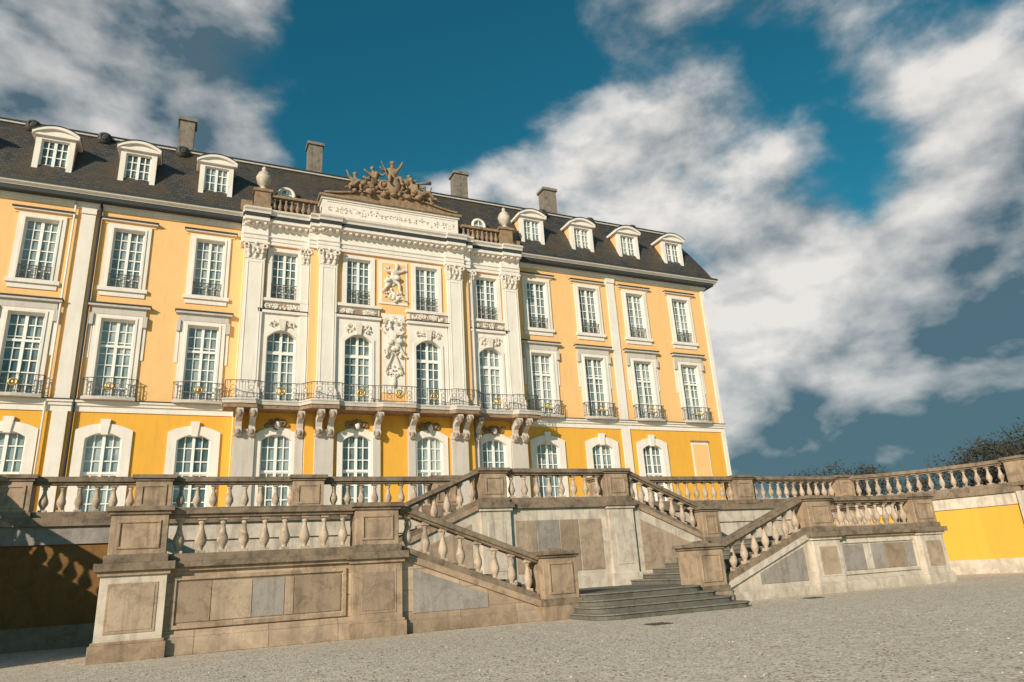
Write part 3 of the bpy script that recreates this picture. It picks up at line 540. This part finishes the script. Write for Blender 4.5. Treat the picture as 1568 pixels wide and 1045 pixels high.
for s in(-1,1):
    X=lambda a,b:sorted((s*a,s*b))
    wk='wallst' if s<0 else 'pale'; pk='sand' if s<0 else 'pale'
    SW.box(*X(5.86,11.3),15.02,20.3,0,PZ-.17,wk)
    SW.box(*X(5.9,11.25),YF+.42,20.31,PZ-.17,PZ,'step')
    SW.box(*X(6.89,10.28),14.92,15.02,0,.3,wk); SW.box(*X(6.89,10.28),14.97,15.02,.3,.36,wk)
    SW.box(*X(6.0,11.2),14.94,15.3,PZ-.17,PZ-.1,'sand'); SW.box(*X(5.95,11.25),14.86,15.3,PZ-.1,PZ,'cope')
    SW.box(*X(11.2,11.42),15.3,20.3,PZ-.1,PZ,'cope')
    for a,b in((10.28,11.35),(5.86,6.89)):
        x0,x1=X(a,b)
        SW.box(x0,x1,YF,15.3,.28,PZ-.2,pk if abs(a)<8 else 'pale'); SW.box(x0-.07,x1+.07,YF-.07,15.35,0,.28,pk); SW.box(x0-.04,x1+.04,YF-.04,15.3,.28,.33,pk)
        SW.box(x0-.05,x1+.05,YF-.05,15.35,PZ-.2,PZ-.12,pk); SW.box(x0-.12,x1+.12,YF-.12,15.4,PZ-.12,PZ+.02,'cope')
        c0,c1,d0,d1=x0+.18,x1-.18,.5,PZ-.38
        SW.box(c0-.05,c1+.05,YF-.012,YF,d0-.05,d1+.05,pk); SW.box(c0,c1,YF-.022,YF-.012,d0,d1,'slab3' if (s<0 and a<8) else 'slab2')
        xs=X(a+.06,b-.06)
        pier(SB,xs[0],xs[1],YF+.03,YF+.62,PZ+.02,PZ+1.02)
    x0,x1=X(6.89,10.28)
    fk='pale' if s>0 else 'sand'
    A0,A1,C0,C1=x0+.1,x1-.1,.44,1.36
    SW.box(A0,A1,14.975,15.02,C1-.07,C1,fk);SW.box(A0,A1,14.975,15.02,C0,C0+.07,fk);SW.box(A0,A0+.07,14.974,15.02,C0+.07,C1-.07,fk);SW.box(A1-.07,A1,14.974,15.02,C0+.07,C1-.07,fk)
    n=5; ks=['slab3','slab2','slab1','slab2','slab3'] if s<0 else ['slab1','pale','slab1','slab3','slab1']
    ws=[.6,.75,.62,.18,.95] if s<0 else [.9,.3,.6,.9,.4]; tot=sum(ws); xx=A0+.1
    for i in range(n):
        wd=(x1-x0-.4)*ws[i]/tot; SW.box(xx+.005,xx+wd-.005,15.0-.003*(i%2),15.02,.55,1.25,ks[i]); xx+=wd
    balus(SB,(s*6.85,YF+.3),(s*10.34,YF+.3),PZ,PZ)
    balus(SB,(s*11.0,YF+.62),(s*11.0,YT-.2),PZ,PZ)
    xa,xb=5.86,2.62; za,zb_=PZ,.42
    def wall_tri(y0,y1,xa,xb,za,zb_,base,k,capk):
        SW.add([(s*xa,y0,base),(s*xb,y0,base),(s*xb,y0,zb_-.14),(s*xa,y0,za-.14),(s*xa,y1,base),(s*xb,y1,base),(s*xb,y1,zb_-.14),(s*xa,y1,za-.14)],
               [(0,1,2,3),(4,5,6,7),(0,1,5,4),(1,2,6,5),(2,3,7,6),(3,0,4,7)],k)
        SW.seg((s*xa,(y0+y1)/2),(s*xb,(y0+y1)/2),(y1-y0)/2+.07,za-.14,za,zb_-.14,zb_,capk)
    wall_tri(15.0,15.36,xa,xb,za,zb_,0,wk,'sand' if s<0 else 'pale')
    SW.add([(s*5.6,14.985,.38),(s*3.9,14.985,.38),(s*3.9,14.985,.66),(s*5.6,14.985,1.27),(s*5.6,15.0,.38),(s*3.9,15.0,.38),(s*3.9,15.0,.66),(s*5.6,15.0,1.27)],[(0,1,2,3),(0,1,5,4),(1,2,6,5),(2,3,7,6),(3,0,4,7)],'slab1')
    SW.box(*X(2.62,5.84),14.93,15.0,0,.24,wk)
    balus(SB,(s*xa,15.18),(s*xb,15.18),za,zb_)
    a,b=X(1.72,2.6)
    SW.box(a-.07,b+.07,14.73,15.62,0,.3,'sand'); pier(SB,a,b,14.8,15.55,.3,1.48)
    SB.lathe((a+b)/2,15.18,[(.3,1.48),(.22,1.54),(.0,1.56)],'cope',4,rot=math.pi/4,smooth=False)
    n=8
    for i in range(n):
        x0_=2.15+(5.86-2.15)*i/n; z=LZ+(PZ-LZ)*(i+1)/n
        ST.box(*X(x0_,5.9+.001*i),15.361,YC-.001,z-.14 if i else 0,z-.0,'step'); ST.box(*X(x0_-.03,x0_+.2),15.362,YC-.002,z-.04,z+.003,'nosing')
    for i in range(9):
        x1_=5.75-(5.75-2.5)*i/9; z=PZ+(T-PZ)*(i+1)/9
        ST.box(*X(2.3,x1_),YC+.3,YT-.01,z-.15,z,'step')
    wall_tri(YC-.02,YC+.3,5.2,2.5,PZ+.2,T,0,'pale','sand')
    SW.box(*X(5.2,5.86),YC-.0,YC+.28,0,PZ-.01,'pale')
    balus(SB,(s*5.15,YC+.14),(s*2.5,YC+.14),PZ+.2,T)
    SW.add([(s*4.6,YC-.035,.9),(s*2.8,YC-.035,.9),(s*2.8,YC-.035,2.4),(s*4.6,YC-.035,1.65),(s*4.6,YC-.02,.9),(s*2.8,YC-.02,.9),(s*2.8,YC-.02,2.4),(s*4.6,YC-.02,1.65)],[(0,1,2,3),(0,1,5,4),(1,2,6,5),(2,3,7,6),(3,0,4,7)],'slab2')
    a,b=X(5.15,5.85); pier(SB,a,b,YC-.12,YC+.5,PZ,PZ+1.1)
    a,b=X(1.63,2.53); SW.box(a,b,YC-.12,YC+.4,LZ,T-.22,'pale'); SW.box(a-.06,b+.06,YC-.18,YC+.4,LZ,LZ+.35,'pale')
    SW.box(a-.05,b+.05,YC-.17,YC+.45,T-.22,T-.14,'pale'); SW.box(a-.1,b+.1,YC-.22,YC+.45,T-.14,T+.01,'cope')
    SW.box(a+.18,b-.18,YC-.135,YC-.12,LZ+.6,T-.5,'pale')
    pier(SB,a+.05,b-.05,YC-.08,YC+.48,T+.01,T+1.0)
SW.box(-2.5,2.5,YC,YT+.02,0,T-.16,'pale'); SW.box(-2.3,2.3,YC-.1,YT+.02,T-.16,T-.001,'cope')
SW.box(-1.63,1.63,YC-.03,YC,LZ,LZ+.35,'pale')
for a,b,k in((-1.45,-.8,'slab2'),(-.77,-.05,'slab1'),(-.02,.6,'slab3'),(.63,1.4,'slab2')): SW.box(a,b,YC-.018,YC,LZ+.5,T-.5,k)
balus(SB,(-1.66,YC+.12),(1.66,YC+.12),T,T)
ST.box(-2.15,2.15,15.0,YC,0,LZ,'step')
for i in range(4):
    z=LZ*(4-i)/4; hw=1.7+.13*i; fr=14.5-.40*i
    pts=[(-hw,15.1)]+[(-hw+.45*(1-math.cos(t)),fr+.45*(1-math.sin(t))) for t in [math.pi/2*j/5 for j in range(6)]]
    pts=pts+[(-x,y) for x,y in reversed(pts)]
    if i: pts=[(x,min(y,14.7)) for x,y in pts]
    ST.prism(pts,'z',.0,z-.035-.001*i,'step'); ST.prism([(x*1.012,y-.03) for x,y in pts],'z',z-.035,z-.001*i,'nosing')
SW.make('stone_walls',stair,.008); ST.make('steps',stair,.01)
SB.make('balustrade',stair,.008)

# terrace
TW=MB(); TB=MB()
side=[(14.0,20.34),(15.2,19.5),(16.1,18.4),(16.75,17.0),(17.15,15.5),(19.5,13.6),(24,12.4),(60,12.4)]
mir=[(-13.8,20.34),(-14.8,19.6),(-15.5,18.4),(-15.9,17.0),(-16.15,15.3),(-16.4,13.5),(-18,12.6),(-24,12.4),(-60,12.4)]
allpts=list(reversed(mir))+[(-11.2,20.34),(-2.5,20.34),(2.5,20.34),(11.2,20.34)]+side
for A,B in zip(allpts,allpts[1:]):
    if A[0]==-2.5: continue
    d=(Vector(B)-Vector(A)).normalized(); nrm=Vector((-d.y,d.x))
    off=lambda v,q:(v[0]+nrm.x*q,v[1]+nrm.y*q)
    mx=(A[0]+B[0])/2
    wk='pale' if abs(mx)<10 else ('ochre_shade' if mx<0 else 'yellow')  # left segments get the ochre darkened for shade
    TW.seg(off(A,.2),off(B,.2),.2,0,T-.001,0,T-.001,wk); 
    TW.seg(off(A,.14),off(B,.14),.2,0,.5,0,.5,'pale' if mx>-12 else 'slab3'); TW.seg(off(A,.15),off(B,.15),.3,T-.2,T+.003,T-.2,T+.003,'cope')
    TW.seg(off(A,.16),off(B,.16),.22,T-.62,T-.2,T-.62,T-.2,'pale' if mx>-12 else 'slab1')
    balus(TB,off(A,.15),off(B,.15),T,T)
for x,y in[(-13.9,20.34),(-10.85,20.34),(-7.0,20.34),(8.7,20.34),(14.0,20.34),(17.4,15.3),(-16.7,13.3),(24,12.4),(-24,12.4),(2.9,20.5),(-2.9,20.5)]:
    pier(TB,x-.42,x+.42,y-.12,y+.5,T,T+1.03)
    if abs(x)>12 and x!=-13.9: TW.box(x-.5,x+.5,y-.2,y+.3,0,T-.2,'pale')
TWo=TW.make('terrace_retaining_wall'); TB.make('terrace_balustrade')
tf=MB(); fp=[(x,y+.3) for x,y in reversed(mir)]+[(x,y+.3) for x,y in side]+[(60,110),(-60,110)]
tf.add([(x,y,T-.004) for x,y in fp],[tuple(range(len(fp)))],'gravel'); tf.make('terrace_paving')
g=MB(); g.add([(-1500,-1500,0),(1500,-1500,0),(1500,1500,0),(-1500,1500,0)],[(0,1,2,3)],'gravel'); g.make('ground')
pb=MB(); rnd=random.Random(11)
M['peb1']=surf('pebble_dark',(.22,.17,.13),(.12,.1,.08)); M['peb2']=surf('pebble_light',(.62,.53,.43),(.35,.3,.25))
for i in range(1800):
    a=R(rnd.uniform(-12,66)); d=4.5+rnd.random()**1.3*12; r=rnd.uniform(.006,.016)
    x,y=-10.07+d*math.sin(a),d*math.cos(a)
    if y>13: continue
    pb.blob((x,y,r*.3),(r*rnd.uniform(.8,1.4),r*rnd.uniform(.8,1.4),r*.6),rnd.choice(('peb1','peb1','peb1','peb2')),5,3,.15)
pb.make('loose_pebbles')
for i,(x,y) in enumerate([(-1.9,11.6),(4.6,14.0)]):
    d=MB(); d.box(x-.22,x+.22,y-.16,y+.16,.0,.012,'gutter_and_shade')
    for j in range(6): d.box(x-.19+.065*j,x-.165+.065*j,y-.13,y+.13,.012,.022,'iron')
    d.make('drain_cover')
# distant trees
tr=MB(); rnd=random.Random(3)
def tree(x,y,h,w):
    tr.tube((x,y,0),(x,y,h*.5),.35,.22,'bark'); 
    for b in range(14):
        a=rnd.uniform(0,6.28); z0=h*rnd.uniform(.3,.6); e=(x+math.cos(a)*w*.8,y+math.sin(a)*w*.8,h*rnd.uniform(.6,.97)); tr.tube((x,y,z0),e,.14,.03,'bark',5)
    cl=[(x+rnd.uniform(-w,w)*.8,y+rnd.uniform(-w,w)*.8,h*rnd.uniform(.5,.9),rnd.uniform(.9,1.8)) for _ in range(22)]
    for cx,cy,cz,r in cl:
        for k in range(75):
            d=Vector((rnd.gauss(0,1),rnd.gauss(0,1),rnd.gauss(0,.8))); d=d.normalized()*r*rnd.random()**.4*1.25
            p=Vector((cx,cy,cz))+d; u=.34; a=Vector((rnd.uniform(-1,1),rnd.uniform(-1,1),rnd.uniform(-1,1)))*u; b=Vector((rnd.uniform(-1,1),rnd.uniform(-1,1),rnd.uniform(-1,1)))*u
            tr.add([p,p+a,p+b],[(0,1,2)],'fol')
for az,dist,h,w in[(46.5,130,14.6,3.5),(47.7,130,15.0,3.5),(48.8,130,15.4,4),(50.3,128,15.6,4),(51.5,132,15.2,4),(57.6,122,14.4,4),(58.6,120,15.2,4),(59.6,118,16.0,4.5),(60.6,116,15.2,4),(61.8,112,16.4,4.5),(62.8,108,16.8,5),(63.8,108,16.4,4.5),(54,135,13.5,4),(56,135,13.8,4),(65,108,16.4,4)]:
    tree(-10.07+dist*math.sin(R(az)),dist*math.cos(R(az)),h,w)
tr.make('distant_trees')

# ================================================================== LIGHT, SKY, CAMERA
AZ=51; EL=21
sd=bpy.data.lights.new('sun','SUN'); sd.energy=5.0; sd.angle=R(.5); sd.color=(1,.87,.70)
so=bpy.data.objects.new('sun',sd); SC.collection.objects.link(so)
dv=Vector((math.sin(R(AZ))*math.cos(R(EL)),math.cos(R(AZ))*math.cos(R(EL)),-math.sin(R(EL))))
so.rotation_euler=dv.to_track_quat('-Z','Y').to_euler()
w=bpy.data.worlds.new('World'); SC.world=w; w.use_nodes=True; nt=w.node_tree; nt.nodes.clear()
out=N(nt,'ShaderNodeOutputWorld'); bg=N(nt,'ShaderNodeBackground'); bg.inputs['Strength'].default_value=.10
sky=N(nt,'ShaderNodeTexSky'); sky.sky_type='NISHITA'; sky.sun_disc=False; sky.sun_elevation=R(EL); sky.sun_rotation=R(180+AZ); sky.air_density=1.2; sky.dust_density=.6; sky.ozone_density=2.0
nt.links.new(mixc(nt,1.0,sky.outputs[0],(.13,.76,.76),'MULTIPLY'),bg.inputs['Color'])
tc=N(nt,'ShaderNodeTexCoord')
def MATH(op,a,b=None,c=None):
    n=N(nt,'ShaderNodeMath',operation=op)
    for i,v in enumerate((a,b,c)):
        if v is None: continue
        if isinstance(v,bpy.types.NodeSocket): nt.links.new(v,n.inputs[i])
        else: n.inputs[i].default_value=v
    return n.outputs[0]
D=tc.outputs['Generated']
mpn=N(nt,'ShaderNodeMapping'); mpn.inputs['Scale'].default_value=(1,1,1.7); nt.links.new(D,mpn.inputs[0]); P=mpn.outputs[0]
wn=noise(nt,P,3.0,3,.6,0,'Color')
vs_=N(nt,'ShaderNodeVectorMath',operation='SUBTRACT'); nt.links.new(wn,vs_.inputs[0]); vs_.inputs[1].default_value=(.5,.5,.5)
vm=N(nt,'ShaderNodeVectorMath',operation='MULTIPLY_ADD'); nt.links.new(vs_.outputs[0],vm.inputs[0]); vm.inputs[1].default_value=(.36,.36,.26); nt.links.new(D,vm.inputs[2])
vn=N(nt,'ShaderNodeVectorMath',operation='NORMALIZE'); nt.links.new(vm.outputs[0],vn.inputs[0]); DW=vn.outputs[0]
n1=noise(nt,P,5.0,9,.57,.1)
off=N(nt,'ShaderNodeMapping'); off.inputs['Location'].default_value=(-.015,-.015,.05); nt.links.new(P,off.inputs[0])
n1b=noise(nt,off.outputs[0],5.0,4,.52,.1)
n2=noise(nt,P,3.4,6,.55,.3)
def blob(az,el,rad,amp,src=None):
    d=Vector((math.sin(R(az))*math.cos(R(el)),math.cos(R(az))*math.cos(R(el)),math.sin(R(el))))
    dp=N(nt,'ShaderNodeVectorMath',operation='DOT_PRODUCT'); nt.links.new(src or DW,dp.inputs[0]); dp.inputs[1].default_value=d
    mr=N(nt,'ShaderNodeMapRange'); mr.interpolation_type='SMOOTHSTEP'; nt.links.new(dp.outputs['Value'],mr.inputs[0])
    mr.inputs[1].default_value=math.cos(R(rad)); mr.inputs[2].default_value=1; mr.inputs[3].default_value=0; mr.inputs[4].default_value=amp
    return mr.outputs[0]
bias=None
for b in[(-14,38,22,.36),(-3,31,10,.14),(14,44,18,-.30),(6,31,9,-.16),(18,31,6,.20),(25,30,7,.12),(33,34,9,.12),(41.6,27,11,.20),(50,37,10,.08),(38,42,8,.06),(66,34,12,.10),(61,27,8,.2),(66,20,11,.34),(50,16,13,.30),(56,7,20,.45),(72,12,14,.3),(45,10,12,.38),(54,27,7,-.10)]:
    o=blob(*b); bias=o if bias is None else MATH('ADD',bias,o)
dens=MATH('ADD',n1,bias)
mk=N(nt,'ShaderNodeMapRange'); mk.interpolation_type='SMOOTHSTEP'; nt.links.new(dens,mk.inputs[0]); mk.inputs[1].default_value=.46; mk.inputs[2].default_value=.82
lit=MATH('MULTIPLY_ADD',MATH('SUBTRACT',n1,n1b),2.6,.54)
lit=MATH('ADD',lit,MATH('MULTIPLY',MATH('SUBTRACT',n2,.5),1.5))
for b in[(56,3,20,-.62),(-14,38,22,-.20),(66,19,8,-.34),(52.6,16.8,7,.52),(62.7,27,6,.34),(58,22.5,4,.2),(40,25,10,.15),(45,14,6,.18),(54,9.5,5,.34)]: lit=MATH('ADD',lit,blob(*b))
lit=ramp(nt,lit,0,1)
cc=mixc(nt,lit,(.085,.145,.19),(.86,.82,.78))
bg2=N(nt,'ShaderNodeBackground'); nt.links.new(cc,bg2.inputs['Color']); bg2.inputs['Strength'].default_value=1
ms=N(nt,'ShaderNodeMixShader'); nt.links.new(MATH('MULTIPLY',mk.outputs[0],.94),ms.inputs[0]); nt.links.new(bg.outputs[0],ms.inputs[1]); nt.links.new(bg2.outputs[0],ms.inputs[2]); nt.links.new(ms.outputs[0],out.inputs[0])

cd=bpy.data.cameras.new('camera'); co=bpy.data.objects.new('camera',cd); SC.collection.objects.link(co); SC.camera=co
cd.sensor_width=36; cd.lens=36*1065/1568; cd.clip_end=5000; cd.clip_start=.1
pi_,ro,ya=R(18.253),R(3.506),R(25.422)
F=Vector((math.sin(ya)*math.cos(pi_),math.cos(ya)*math.cos(pi_),math.sin(pi_))); RR=Vector((math.cos(ya),-math.sin(ya),0)); U=RR.cross(F)
R2=RR*math.cos(ro)-U*math.sin(ro); U2=RR*math.sin(ro)+U*math.cos(ro)
mt=Matrix((( R2.x,U2.x,-F.x,-10.07),(R2.y,U2.y,-F.y,0),(R2.z,U2.z,-F.z,1.1),(0,0,0,1)))
co.matrix_world=mt
SC.view_settings.view_transform='Standard'; SC.view_settings.look='None'; SC.view_settings.exposure=0
